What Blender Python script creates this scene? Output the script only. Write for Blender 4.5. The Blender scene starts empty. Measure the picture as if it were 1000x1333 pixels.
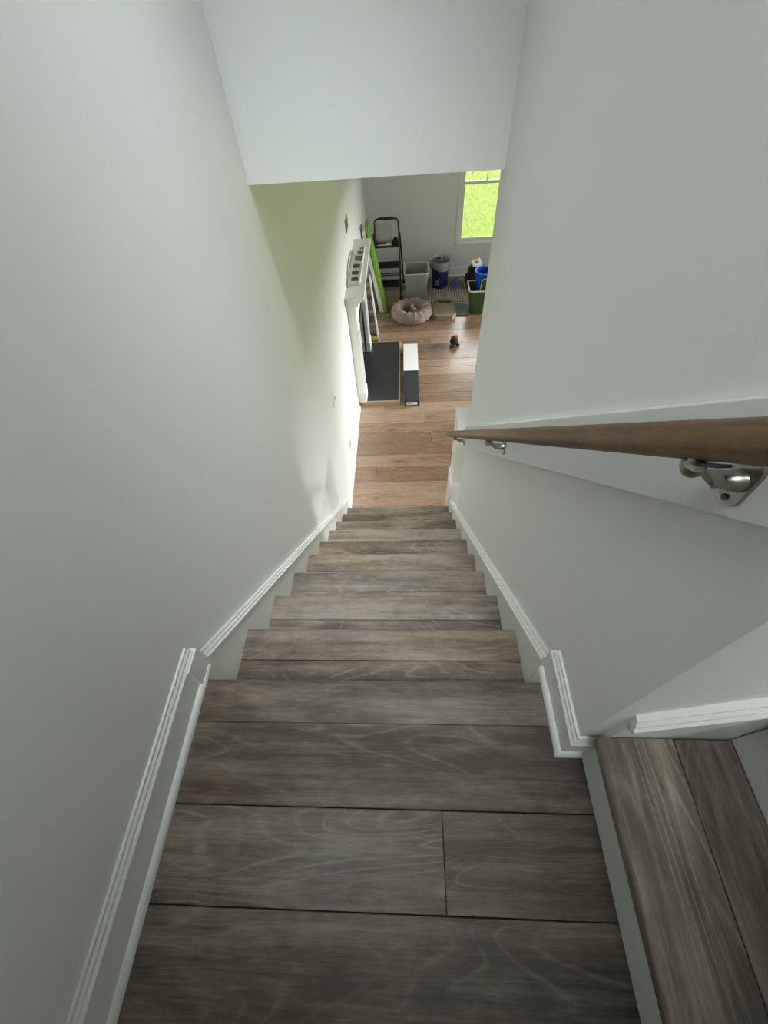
import bpy, bmesh, math, random
from mathutils import Vector, Matrix
random.seed(7)
S = bpy.context.scene
C = S.collection
PI = math.pi

# ------------------------------------------------------------------ camera
FPX, PITCH, YAW, ROLL = 554.45, 0.916416, -0.0988657, -0.0932512
fw = Vector((math.sin(YAW)*math.cos(PITCH), math.cos(YAW)*math.cos(PITCH), -math.sin(PITCH)))
rt = fw.cross(Vector((0, 0, 1))).normalized()
up = rt.cross(fw)
r2 = rt*math.cos(ROLL) + up*math.sin(ROLL)
u2 = -rt*math.sin(ROLL) + up*math.cos(ROLL)
cam_data = bpy.data.cameras.new('camera')
cam = bpy.data.objects.new('camera', cam_data)
C.objects.link(cam)
M4 = Matrix((( r2.x, u2.x, -fw.x, 0.557905), (r2.y, u2.y, -fw.y, -0.331204), (r2.z, u2.z, -fw.z, 1.169472), (0, 0, 0, 1)))
cam.matrix_world = M4
cam_data.sensor_fit = 'VERTICAL'
cam_data.sensor_height = 24.0
cam_data.lens = FPX*24.0/1333.0
cam_data.clip_start = 0.02
S.camera = cam

# ------------------------------------------------------------------ world, lights, exposure
S.view_settings.view_transform = 'Standard'
S.view_settings.look = 'None'
S.view_settings.gamma = 1
S.view_settings.use_curve_mapping = False
S.view_settings.exposure = 0.0
w = bpy.data.worlds.new('overcast_sky'); S.world = w
w.use_nodes = True
w.node_tree.nodes['Background'].inputs[0].default_value = (0.93, 0.97, 1.0, 1)
w.node_tree.nodes['Background'].inputs[1].default_value = 5.0

def area(name, loc, target, sx, sy, power, col, spread=180):
    l = bpy.data.lights.new(name, 'AREA'); l.shape = 'RECTANGLE'; l.size = sx; l.size_y = sy
    l.energy = power; l.color = col
    o = bpy.data.objects.new(name, l); C.objects.link(o)
    o.location = loc
    d = Vector(target) - Vector(loc)
    o.rotation_euler = d.to_track_quat('-Z', 'Y').to_euler()
    l.spread = math.radians(spread)
    return o
# daylight outside the living-room side windows and the far window; then fills added indoors
area('near_side_window_daylight', (9.0, 6.3, 0.5), (0.0, 2.6, -1.3), 2.6, 1.4, 600, (1.0, 0.985, 0.95), 90)
area('side_window_daylight', (5.2, 5.2, -0.5), (0.0, 4.6, -1.5), 1.8, 1.6, 3, (1.0, 0.985, 0.95), 110)
area('lawn_bounce', (7.6, 3.2, -2.35), (0.0, 2.7, 0.4), 3.0, 0.9, 50, (0.80, 1.0, 0.35), 120)
area('far_window_daylight', (2.3, 7.9, 0.7), (1.7, 5.2, -2.0), 2.4, 1.2, 20, (0.97, 0.99, 1.0))
area('hall_fill', (3.6, -0.65, 2.45), (0.0, -0.1, 1.1), 1.3, 0.9, 1, (0.93, 0.98, 1.0))  # area light added inside the hall; its end wall has no window
area('back_fill', (0.75, -1.1, 2.8), (0.2, 1.5, 0.9), 1.2, 0.6, 4, (0.88, 0.95, 1.0), 80)  # added fill for header and upper walls; no window in the back wall
area('stairwell_fill', (0.62, 0.75, 3.3), (0.16, 1.08, -0.2), 0.3, 0.6, 5.6, (0.93, 0.98, 1.0), 38)  # narrow beam added to brighten left wall and mid stairs; no fixture there
area('high_fill', (0.45, -1.05, 3.0), (0.45, 0.75, 0.0), 0.7, 0.5, 8.5, (0.93, 0.99, 0.98), 48)  # second beam added to lift the lower stairwell walls; no window there
area('flight_fill', (2.3, -1.1, 2.3), (1.95, 0.1, 0.7), 0.7, 0.8, 26, (0.93, 0.99, 0.98), 50)  # added to brighten the wall beside the upper flight; no window there

# ------------------------------------------------------------------ dimensions (metres; z = 0 on the upper landing)
T, R = 0.22455, 0.203606            # run and rise of a step
F = -10*R                           # living-room floor
XL, XR = -0.02, 0.915               # stairwell wall faces
HY, HZ = 1.575, 0.68                # header wall, ceiling of the lower room
TOP = 3.4
YE = 1.645                          # end of the full-height right wall
YF = 6.9
XO = 4.6                            # outer right wall
YB = -1.15

# ------------------------------------------------------------------ materials
def mat(name, base=(0.5, 0.5, 0.5), rough=0.5, metal=0.0, **kw):
    m = bpy.data.materials.new(name); m.use_nodes = True
    b = m.node_tree.nodes['Principled BSDF']
    b.inputs['Base Color'].default_value = (*base, 1)
    b.inputs['Roughness'].default_value = rough
    b.inputs['Metallic'].default_value = metal
    for k, v in kw.items(): b.inputs[k.replace('_', ' ')].default_value = v
    return m
def nodes(m): return m.node_tree.nodes, m.node_tree.links, m.node_tree.nodes['Principled BSDF']
def N(m, t, **kw):
    n = m.node_tree.nodes.new(t)
    for k, v in kw.items(): setattr(n, k, v)
    return n
def vary(name, base, rough=0.6, amt=0.12, scale=8, bump=0.0, bscale=60, metal=0.0, stretch=(1, 1, 1), **kw):
    """a plain colour with slight mottling and a fine relief"""
    m = mat(name, base, rough, metal, **kw); ns, lk, b = nodes(m)
    tc = N(m, 'ShaderNodeTexCoord'); mp = N(m, 'ShaderNodeMapping'); mp.inputs['Scale'].default_value = stretch
    lk.new(tc.outputs['Object'], mp.inputs['Vector'])
    nz = N(m, 'ShaderNodeTexNoise'); nz.inputs['Scale'].default_value = scale; nz.inputs['Detail'].default_value = 4
    lk.new(mp.outputs[0], nz.inputs['Vector'])
    mx = N(m, 'ShaderNodeMix', data_type='RGBA')
    lk.new(nz.outputs['Fac'], mx.inputs['Factor'])
    mx.inputs['A'].default_value = (*[c*(1-amt) for c in base], 1)
    mx.inputs['B'].default_value = (*[min(1, c*(1+amt)) for c in base], 1)
    lk.new(mx.outputs['Result'], b.inputs['Base Color'])
    if bump:
        n2 = N(m, 'ShaderNodeTexNoise'); n2.inputs['Scale'].default_value = bscale; n2.inputs['Detail'].default_value = 3
        lk.new(mp.outputs[0], n2.inputs['Vector'])
        bp = N(m, 'ShaderNodeBump'); bp.inputs['Strength'].default_value = bump; bp.inputs['Distance'].default_value = 0.01
        lk.new(n2.outputs['Fac'], bp.inputs['Height']); lk.new(bp.outputs[0], b.inputs['Normal'])
    return m
def wood(name, dark, mid, light, rough=0.45, lines=0.35, knots=0.5, spec=0.5, tone=0.22, warm=1.0, coat=0.0):
    """plank wood: grain runs along each object's own x axis, every plank gets its own cut of it"""
    m = mat(name, mid, rough); ns, lk, b = nodes(m)
    b.inputs['Specular IOR Level'].default_value = spec
    b.inputs['Coat Weight'].default_value = coat; b.inputs['Coat Roughness'].default_value = 0.2
    tc = N(m, 'ShaderNodeTexCoord'); oi = N(m, 'ShaderNodeObjectInfo')
    off = N(m, 'ShaderNodeVectorMath', operation='MULTIPLY_ADD')
    cmb = N(m, 'ShaderNodeCombineXYZ')
    for i in range(3): lk.new(oi.outputs['Random'], cmb.inputs[i])
    lk.new(cmb.outputs[0], off.inputs[0]); off.inputs[1].default_value = (37, 23, 11); lk.new(tc.outputs['Object'], off.inputs[2])
    def noise(sc, stretch, detail=4, rough_=0.55, dist=0.0):
        mp = N(m, 'ShaderNodeMapping'); mp.inputs['Scale'].default_value = stretch
        lk.new(off.outputs[0], mp.inputs['Vector'])
        n = N(m, 'ShaderNodeTexNoise'); n.inputs['Scale'].default_value = sc; n.inputs['Detail'].default_value = detail
        n.inputs['Roughness'].default_value = rough_; n.inputs['Distortion'].default_value = dist
        lk.new(mp.outputs[0], n.inputs['Vector']); return n.outputs['Fac']
    def mth(op, a, b_=None, c=None, clamp=False):
        n = N(m, 'ShaderNodeMath', operation=op); n.use_clamp = clamp
        for i, v in enumerate((a, b_, c)):
            if v is None: continue
            if isinstance(v, (int, float)): n.inputs[i].default_value = v
            else: lk.new(v, n.inputs[i])
        return n.outputs[0]
    streak = noise(6, (0.35, 6, 6), 6, 0.62, 0.3)
    fine = noise(14, (0.9, 14, 14), 6, 0.72)
    broad = noise(3.0, (0.6, 2.6, 2.6), 3, 0.55, 0.6)
    mottle = noise(7.0, (1.0, 1.6, 1.6), 4, 0.6)
    pores = noise(30, (1.0, 3.0, 3.0), 3, 0.7)
    hue = noise(1.6, (0.8, 2.2, 2.2), 3, 0.6)
    figure = noise(1.25, (1.1, 4.2, 4.2), 1.5, 0.4, 0.5)
    ring = mth('FRACT', mth('MULTIPLY', figure, 24))
    ring = mth('ABSOLUTE', mth('SUBTRACT', ring, 0.5))                 # 0 on a ring line, .5 between
    ring = mth('SUBTRACT', 1, mth('MULTIPLY', ring, 6.5), clamp=True)
    patch = mth('MULTIPLY', mth('SUBTRACT', noise(2.3, (0.8, 2, 2), 2), 0.42), 4.5, clamp=True)
    ring = mth('MULTIPLY', mth('MULTIPLY', ring, patch), mth('SUBTRACT', mth('MULTIPLY', pores, 2.2), 0.35, clamp=True))
    v = mth('ADD', mth('MULTIPLY', streak, 0.50), mth('MULTIPLY', broad, 0.50))
    v = mth('ADD', v, mth('MULTIPLY', mth('SUBTRACT', fine, 0.5), 0.30))
    v = mth('ADD', v, mth('MULTIPLY', mth('SUBTRACT', mottle, 0.5), 0.32))
    v = mth('ADD', v, mth('MULTIPLY', mth('SUBTRACT', pores, 0.5), 0.20))
    v = mth('ADD', v, mth('MULTIPLY', mth('SUBTRACT', oi.outputs['Random'], 0.5), tone))
    cr = N(m, 'ShaderNodeValToRGB')
    e = cr.color_ramp.elements
    e[0].position = 0.36; e[0].color = (*dark, 1); e[1].position = 0.66; e[1].color = (*light, 1)
    k = e.new(0.5); k.color = (*mid, 1)
    lk.new(v, cr.inputs[0])
    hm = N(m, 'ShaderNodeMix', data_type='RGBA', blend_type='MULTIPLY'); hm.inputs['Factor'].default_value = 1
    hr_ = N(m, 'ShaderNodeValToRGB'); q = hr_.color_ramp.elements
    q[0].position = 0.38; q[0].color = (1.0-0.03*warm, 1.0, 1.0+0.03*warm, 1); q[1].position = 0.62; q[1].color = (1.0+0.10*warm, 1.0, 1.0-0.10*warm, 1)
    lk.new(hue, hr_.inputs[0]); lk.new(cr.outputs[0], hm.inputs['A']); lk.new(hr_.outputs[0], hm.inputs['B'])
    m1 = N(m, 'ShaderNodeMix', data_type='RGBA'); lk.new(mth('MULTIPLY', ring, lines), m1.inputs['Factor'])
    lk.new(hm.outputs['Result'], m1.inputs['A']); m1.inputs['B'].default_value = (*[min(1, c*1.5) for c in light], 1)
    # knots: sparse dark spots
    mp = N(m, 'ShaderNodeMapping'); mp.inputs['Scale'].default_value = (2.6, 6.5, 6.5); lk.new(off.outputs[0], mp.inputs['Vector'])
    vo = N(m, 'ShaderNodeTexVoronoi'); vo.inputs['Scale'].default_value = 1.0; lk.new(mp.outputs[0], vo.inputs['Vector'])
    kn = mth('SUBTRACT', 1, mth('MULTIPLY', vo.outputs['Distance'], 6.5), clamp=True)
    kn = mth('MULTIPLY', mth('MULTIPLY', kn, knots), mth('ADD', fine, 0.5), clamp=True)
    m2 = N(m, 'ShaderNodeMix', data_type='RGBA'); lk.new(kn, m2.inputs['Factor'])
    lk.new(m1.outputs['Result'], m2.inputs['A']); m2.inputs['B'].default_value = (*[c*0.4 for c in dark], 1)
    lk.new(m2.outputs['Result'], b.inputs['Base Color'])
    bp = N(m, 'ShaderNodeBump'); bp.inputs['Strength'].default_value = 0.25; bp.inputs['Distance'].default_value = 0.002
    lk.new(mth('ADD', fine, streak), bp.inputs['Height']); lk.new(bp.outputs[0], b.inputs['Normal'])
    rr = mth('ADD', mth('MULTIPLY', fine, 0.16), rough-0.08); lk.new(rr, b.inputs['Roughness'])
    return m

WALL = vary('wall_paint', (0.765, 0.78, 0.755), 0.6, 0.012, 3, 0.05, 260)
CEIL = vary('ceiling_paint', (0.76, 0.76, 0.74), 0.8, 0.02, 3)
TRIM = vary('white_trim_paint', (0.81, 0.81, 0.78), 0.32, 0.015, 5)
NOSE = wood('grey_oak_nosing', (0.075, 0.057, 0.043), (0.155, 0.127, 0.100), (0.27, 0.23, 0.187), 0.32, 0.5, 0.5, 0.6, 0.12, 1.0, 0.6)
STAIR = wood('grey_oak_plank', (0.075, 0.057, 0.043), (0.155, 0.127, 0.100), (0.27, 0.23, 0.187), 0.42, 0.55, 0.5, 0.5, 0.13)
FLOOR = wood('brown_oak_plank', (0.225, 0.140, 0.093), (0.30, 0.195, 0.135), (0.385, 0.262, 0.19), 0.27, 0.08, 0.95, 0.6, 0.42, 0.5, 0.7)
RAILW = wood('handrail_wood', (0.095, 0.052, 0.026), (0.165, 0.098, 0.052), (0.25, 0.16, 0.09), 0.45, 0.15, 0.15, 0.3)
DARKGAP = mat('dark_joint', (0.03, 0.025, 0.02), 0.9)
NICKEL = vary('satin_nickel', (0.34, 0.32, 0.27), 0.32, 0.05, 30, metal=1.0)
DARKMET = mat('dark_slot', (0.03, 0.03, 0.03), 0.4)
SLATE = vary('black_slate', (0.022, 0.024, 0.026), 0.5, 0.35, 6, 0.15, 25)
SLATEG = vary('grey_slate_surround', (0.095, 0.10, 0.115), 0.4, 0.3, 9, 0.1, 25)
EDGEW = vary('pale_oak_edge', (0.42, 0.30, 0.20), 0.5, 0.15, 8, stretch=(1, 1, 1))
BLACKP = vary('black_powder_coat', (0.010, 0.010, 0.011), 0.38, 0.2, 20)
RUBBER = vary('black_ribbed_rubber', (0.015, 0.015, 0.015), 0.75, 0.3, 60, 0.3, 90)
GREYPL = vary('grey_plastic', (0.29, 0.29, 0.27), 0.42, 0.03, 4)
BLUE = vary('navy_blue_plastic', (0.008, 0.018, 0.11), 0.35, 0.06, 4)
BLUEB = vary('bright_blue_plastic', (0.010, 0.085, 0.62), 0.3, 0.06, 4)
GREENB = vary('sage_green_plastic', (0.065, 0.11, 0.04), 0.4, 0.06, 4)
GREEND = vary('dark_green_plastic', (0.035, 0.065, 0.03), 0.4, 0.06, 4)
WHITEPL = mat('white_plastic', (0.78, 0.78, 0.76), 0.4)
LIME = vary('lime_green_panel', (0.20, 0.42, 0.035), 0.45, 0.05, 4)
CARD = vary('brown_cardboard', (0.34, 0.265, 0.195), 0.8, 0.1, 10)
FUR = vary('dusty_pink_plush', (0.31, 0.225, 0.205), 0.95, 0.25, 40, 0.9, 70, Sheen_Weight=0.4)
GREYCL = vary('grey_blue_cloth', (0.20, 0.22, 0.23), 0.9, 0.5, 25, 0.3, 60)
BLACKF = vary('black_fabric', (0.014, 0.015, 0.014), 0.8, 0.4, 20, 0.3, 80)
ORANGE = mat('orange_plastic', (0.75, 0.16, 0.03), 0.45)
PAPER = vary('white_paper', (0.90, 0.90, 0.92), 0.5, 0.02, 10)
CHROME = mat('chrome', (0.7, 0.7, 0.7), 0.2, 1.0)

glass = bpy.data.materials.new('window_glass'); glass.use_nodes = True
ns = glass.node_tree.nodes; lk = glass.node_tree.links; ns.remove(ns['Principled BSDF'])
tr = ns.new('ShaderNodeBsdfTransparent'); gl = ns.new('ShaderNodeBsdfGlossy'); gl.inputs['Roughness'].default_value = 0.02
fr = ns.new('ShaderNodeFresnel'); fr.inputs['IOR'].default_value = 1.45; mx = ns.new('ShaderNodeMixShader')
tr.inputs[0].default_value = (0.94, 0.96, 0.95, 1)
lk.new(fr.outputs[0], mx.inputs[0]); lk.new(tr.outputs[0], mx.inputs[1]); lk.new(gl.outputs[0], mx.inputs[2])
lk.new(mx.outputs[0], ns['Material Output'].inputs[0])
def film(name, col, fac):
    m = bpy.data.materials.new(name); m.use_nodes = True
    n_, l_ = m.node_tree.nodes, m.node_tree.links; b = n_['Principled BSDF']
    b.inputs['Base Color'].default_value = (*col, 1); b.inputs['Roughness'].default_value = 0.25
    t = n_.new('ShaderNodeBsdfTransparent'); x = n_.new('ShaderNodeMixShader'); x.inputs[0].default_value = fac
    l_.new(t.outputs[0], x.inputs[1]); l_.new(b.outputs[0], x.inputs[2]); l_.new(x.outputs[0], n_['Material Output'].inputs[0])
    return m
LINER = film('clear_bin_liner', (0.62, 0.60, 0.60), 0.5)
CLEAR = film('clear_plastic_sheet', (0.62, 0.60, 0.56), 0.6)
BOTTLE = film('clear_blue_plastic', (0.10, 0.22, 0.6), 0.55)

# grass: stretched clumps
GRASS = mat('grass', (0.15, 0.21, 0.03), 0.9); ns, lk, b = nodes(GRASS)
tc = N(GRASS, 'ShaderNodeTexCoord'); mp = N(GRASS, 'ShaderNodeMapping'); mp.inputs['Scale'].default_value = (16, 3.0, 1)
lk.new(tc.outputs['Object'], mp.inputs[0])
nz = N(GRASS, 'ShaderNodeTexNoise'); nz.inputs['Scale'].default_value = 1.2; nz.inputs['Detail'].default_value = 5; nz.inputs['Roughness'].default_value = 0.65
lk.new(mp.outputs[0], nz.inputs['Vector'])
cr = N(GRASS, 'ShaderNodeValToRGB'); e = cr.color_ramp.elements
e[0].position = 0.36; e[0].color = (0.11, 0.145, 0.010, 1); e[1].position = 0.6; e[1].color = (0.175, 0.225, 0.026, 1)
lk.new(nz.outputs['Fac'], cr.inputs[0]); lk.new(cr.outputs[0], b.inputs['Base Color'])

# mottled brown and grey print
PRINT = mat('mottled_print', (0.3, 0.25, 0.2), 0.6); ns, lk, b = nodes(PRINT)
tc = N(PRINT, 'ShaderNodeTexCoord'); mp = N(PRINT, 'ShaderNodeMapping'); mp.inputs['Scale'].default_value = (1, 14, 14)
lk.new(tc.outputs['Object'], mp.inputs[0])
vo = N(PRINT, 'ShaderNodeTexVoronoi'); vo.inputs['Scale'].default_value = 1.3; lk.new(mp.outputs[0], vo.inputs['Vector'])
cr = N(PRINT, 'ShaderNodeValToRGB'); e = cr.color_ramp.elements
e[0].position = 0.15; e[0].color = (0.34, 0.30, 0.26, 1); e[1].position = 0.75; e[1].color = (0.07, 0.05, 0.04, 1)
lk.new(vo.outputs['Distance'], cr.inputs[0]); lk.new(cr.outputs[0], b.inputs['Base Color'])

# woven rug with thin dark stripes running away from the camera
RUG = mat('striped_rug', (0.35, 0.33, 0.29), 0.95); ns, lk, b = nodes(RUG)
tc = N(RUG, 'ShaderNodeTexCoord'); wv = N(RUG, 'ShaderNodeTexWave', wave_type='BANDS', bands_direction='X')
wv.inputs['Scale'].default_value = 8; wv.inputs['Distortion'].default_value = 0.6; wv.inputs['Detail'].default_value = 2
lk.new(tc.outputs['Object'], wv.inputs['Vector'])
cr = N(RUG, 'ShaderNodeValToRGB'); e = cr.color_ramp.elements
e[0].position = 0.05; e[0].color = (0.13, 0.12, 0.10, 1); e[1].position = 0.40; e[1].color = (0.33, 0.31, 0.27, 1)
lk.new(wv.outputs['Fac'], cr.inputs[0]); lk.new(cr.outputs[0], b.inputs['Base Color'])

# ------------------------------------------------------------------ mesh helpers
class MB:
    def __init__(s): s.b = bmesh.new()
    def box(s, x0, x1, y0, y1, z0, z1):
        g = bmesh.ops.create_cube(s.b, size=1)
        bmesh.ops.transform(s.b, verts=g['verts'], matrix=Matrix.Translation(((x0+x1)/2, (y0+y1)/2, (z0+z1)/2)) @ Matrix.Diagonal((x1-x0, y1-y0, z1-z0, 1)))
        return s
    def prism(s, pts, axis, a, b):
        """extrude a polygon: axis 'x' takes (y,z), 'y' takes (x,z), 'z' takes (x,y)"""
        def P(p, t): return {'x': (t, p[0], p[1]), 'y': (p[0], t, p[1]), 'z': (p[0], p[1], t)}[axis]
        v0 = [s.b.verts.new(P(p, a)) for p in pts]; v1 = [s.b.verts.new(P(p, b)) for p in pts]
        n = len(pts)
        s.b.faces.new(v0); s.b.faces.new(v1[::-1])
        for i in range(n): s.b.faces.new((v0[i], v1[i], v1[(i+1) % n], v0[(i+1) % n]))
        return s
    def sweep(s, prof, p0, p1, ax, ay):
        """straight moulding: profile (u,v) placed with axes ax, ay at both ends (vectors need not be square to the run)"""
        ax, ay = Vector(ax), Vector(ay)
        v0 = [s.b.verts.new(Vector(p0)+ax*u+ay*v) for u, v in prof]; v1 = [s.b.verts.new(Vector(p1)+ax*u+ay*v) for u, v in prof]
        n = len(prof); s.b.faces.new(v0); s.b.faces.new(v1[::-1])
        for i in range(n): s.b.faces.new((v0[i], v1[i], v1[(i+1) % n], v0[(i+1) % n]))
        return s
    def tube(s, path, r, n=12, ry=None, cap=True, closed=False):
        path = [Vector(p) for p in path]; rings = []
        m = len(path)
        for i, p in enumerate(path):
            if closed: t = path[(i+1) % m]-path[i-1]
            else: t = path[min(i+1, m-1)]-path[max(i-1, 0)]
            t.normalize()
            ref = Vector((0, 0, 1)) if abs(t.z) < 0.95 else Vector((1, 0, 0))
            a = t.cross(ref).normalized(); b = a.cross(t).normalized()
            rr = r[i] if isinstance(r, (list, tuple)) else r
            rings.append([s.b.verts.new(p + a*rr*math.cos(2*PI*k/n) + b*(rr if ry is None else ry)*math.sin(2*PI*k/n)) for k in range(n)])
        for i in range(m if closed else m-1):
            A, B = rings[i], rings[(i+1) % m]
            for k in range(n): s.b.faces.new((A[k], A[(k+1) % n], B[(k+1) % n], B[k]))
        if cap and not closed: s.b.faces.new(rings[0][::-1]); s.b.faces.new(rings[-1])
        return s
    def lathe(s, prof, n=28, c=(0, 0), sx=1, sy=1, closed=False):
        """profile of (radius, z) about a vertical axis"""
        rings = [[s.b.verts.new((c[0]+sx*r*math.cos(2*PI*k/n), c[1]+sy*r*math.sin(2*PI*k/n), z)) for k in range(n)] for r, z in prof]
        m = len(prof)
        for i in range(m if closed else m-1):
            A, B = rings[i], rings[(i+1) % m]
            for k in range(n): s.b.faces.new((A[k], A[(k+1) % n], B[(k+1) % n], B[k]))
        return s
    def rrect(s, levels, n=6, inward=False):
        """rounded-rectangle shell: levels of (half x, half y, corner radius, z)"""
        rings = []
        for hx, hy, r, z in levels:
            ring = []
            for q, (cx, cy) in enumerate(((1, 1), (-1, 1), (-1, -1), (1, -1))):
                for k in range(n):
                    a = q*PI/2 + PI/2*k/(n-1)
                    ring.append(s.b.verts.new((cx*(hx-r)+r*math.cos(a), cy*(hy-r)+r*math.sin(a), z)))
            rings.append(ring)
        L = len(rings[0])
        for A, B in zip(rings, rings[1:]):
            for k in range(L): s.b.faces.new((A[k], A[(k+1) % L], B[(k+1) % L], B[k]))
        s.b.faces.new(rings[0][::-1]); s.b.faces.new(rings[-1])
        return s
    def xf(s, m): bmesh.ops.transform(s.b, verts=s.b.verts[:], matrix=m); return s
    def bevel(s, w_, seg=2):
        bmesh.ops.bevel(s.b, geom=s.b.edges[:], offset=w_, segments=seg, affect='EDGES', clamp_overlap=True, profile=0.5); return s
    def mesh(s, name, m, smooth=False):
        bmesh.ops.recalc_face_normals(s.b, faces=s.b.faces[:])
        me = bpy.data.meshes.new(name)
        if smooth:
            for f in s.b.faces: f.smooth = True
        s.b.to_mesh(me); s.b.free(); me.materials.append(m)
        if smooth: me.set_sharp_from_angle(angle=math.radians(40))
        return me
    def build(s, name, m, parent=None, smooth=False, loc=(0, 0, 0), rot=(0, 0, 0)):
        o = bpy.data.objects.new(name, s.mesh(name, m, smooth)); C.objects.link(o)
        o.location = loc; o.rotation_euler = rot
        if parent: o.parent = parent
        return o
def tag(o, label, cat=None, group=None, kind=None):
    o['label'] = label
    if cat: o['category'] = cat
    if group: o['group'] = group
    if kind: o['kind'] = kind
    return o
def empty(name, loc=(0, 0, 0), rz=0):
    o = bpy.data.objects.new(name, None); C.objects.link(o); o.location = loc; o.rotation_euler = (0, 0, rz); o.empty_display_size = 0.1
    return o
def struct(o, label, cat): return tag(o, label, cat, kind='structure')

# ------------------------------------------------------------------ walls and ceilings
WT = 0.13
wl = struct(MB().box(XL-WT, XL, YB-WT, YF+WT, F-0.1, TOP).build('wall_left', WALL), 'long pale grey wall along the left of the stairs and lower room', 'wall')
wr = struct(MB().box(XR, XR+0.12, -0.15, YE, F, TOP).build('wall_right', WALL), 'pale grey full height wall right of the stairs behind the handrail', 'wall')
struct(MB().box(XL, XR, HY, HY+WT, HZ, TOP).build('wall_header', WALL), 'pale grey header wall hanging over the bottom of the stairs', 'wall')
struct(MB().box(XR+0.12, XO, -0.15, -0.03, F, TOP).build('wall_upper_side', WALL), 'pale grey wall beside the upper flight at the right', 'wall')
struct(MB().box(XL, XO, YB-WT, YB, F, TOP).build('wall_back', WALL), 'pale grey wall behind the landing', 'wall')
struct(MB().box(XO, XO+WT, YB, -0.15, F, TOP).build('wall_hall_end', WALL), 'pale grey wall at the end of the upstairs hall', 'wall')
struct(MB().box(XL, XO, YB, HY, TOP, TOP+0.1).build('ceiling', CEIL), 'white ceiling above the stairwell', 'ceiling')
struct(MB().box(XL, XO, HY+WT, YF, HZ, HZ+0.12).box(XR+0.12, XO, -0.03, HY+WT, HZ, HZ+0.12).build('ceiling', CEIL), 'white ceiling of the lower room', 'ceiling')
# far wall with two window openings
def wall_with_holes(a0, a1, z0, z1, holes, put):
    """strips round rectangular holes (a0,a1,z0,z1)"""
    x = a0
    for (h0, h1, k0, k1) in holes:
        put(x, h0, z0, z1); put(h0, h1, z0, k0); put(h0, h1, k1, z1); x = h1
    put(x, a1, z0, z1)
mb = MB()
WX0, WX1, WZ0, WZ1 = 1.335, 2.27, -1.575, -0.10
wall_with_holes(XL, XO, F, HZ, [(WX0, WX1, WZ0, WZ1), (2.75, 3.7, WZ0, WZ1)], lambda a, b, c, d: mb.box(a, b, YF, YF+WT, c, d))
struct(mb.build('wall_far', WALL), 'grey far wall of the lower room with the window', 'wall')
mb = MB()
wall_with_holes(-0.03, YF+WT, F, HZ, [(2.1, 3.7, WZ0, WZ1), (4.4, 6.0, WZ0, WZ1)], lambda a, b, c, d: mb.box(XO, XO+WT, a, b, c, d))
struct(mb.build('wall_room_side', WALL), 'outer side wall of the lower room with two windows', 'wall')

# ------------------------------------------------------------------ windows
def window(name, x0, x1, label, cord=False):
    root = struct(empty(name, (x0, YF, WZ0)), label, 'window')
    W_, H_ = x1-x0, WZ1-WZ0
    yy = 0.055
    f = MB()
    f.box(0, 0.035, yy-0.02, yy+0.05, 0, H_).box(W_-0.035, W_, yy-0.02, yy+0.05, 0, H_).box(0.035, W_-0.035, yy-0.02, yy+0.05, H_-0.035, H_).box(0.035, W_-0.035, yy-0.02, yy+0.05, 0, 0.03)
    f.build('window_frame', TRIM, root)
    mid = 0.745
    def sash(z0, z1, y0, nm):
        s = MB(); t = 0.032
        s.box(0.035, 0.035+t, y0, y0+0.025, z0, z1).box(W_-0.035-t, W_-0.035, y0, y0+0.025, z0, z1)
        s.box(0.035+t, W_-0.035-t, y0, y0+0.025, z0, z0+t).box(0.035+t, W_-0.035-t, y0, y0+0.025, z1-t, z1)
        s.bevel(0.003, 1)
        o = s.build('sash', TRIM, root)
        p = MB().box(0.035+t, W_-0.035-t, y0+0.010, y0+0.015, z0+t, z1-t).build('pane', glass, o)
        return o
    lo = sash(0.03, mid+0.016, yy-0.015, 'lower'); us = sash(mid-0.016, H_-0.035, yy+0.015, 'upper')
    for x in (0.37, 0.69): MB().box(x-0.007, x+0.007, yy+0.020, yy+0.034, mid+0.016, H_-0.067).build('muntin', TRIM, us)
    s = MB().prism([(-0.03, 0.0), (0.075, 0.0), (0.075, 0.018), (-0.028, 0.018), (-0.035, 0.009)], 'x', -0.028, W_+0.028)
    s.build('window_sill', TRIM, root)
    MB().box(-0.012, W_+0.012, -0.014, -0.001, -0.045, 0.0).build('apron', TRIM, root)
    MB().box(-0.022, -0.001, -0.010, 0.0, 0.018, H_).box(W_+0.001, W_+0.022, -0.010, 0.0, 0.018, H_).box(-0.022, W_+0.022, -0.010, 0.0, H_, H_+0.022).build('corner_bead', TRIM, root)
    MB().box(0.37, 0.41, yy-0.025, yy-0.016, mid-0.005, mid+0.012).build('sash_lock', TRIM, root)
    if cord:
        MB().tube([(0.145, yy-0.03, H_), (0.147, yy-0.03, 0.93), (0.150, yy-0.03, 0.80)], 0.003, 6).build('blind_cord', DARKMET, root)
    return root
window('window_1', WX0, WX1, 'white sash window over a bright green lawn in the far wall', True)
window('window_2', 2.75, 3.70, 'second white sash window further along the far wall')
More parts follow.
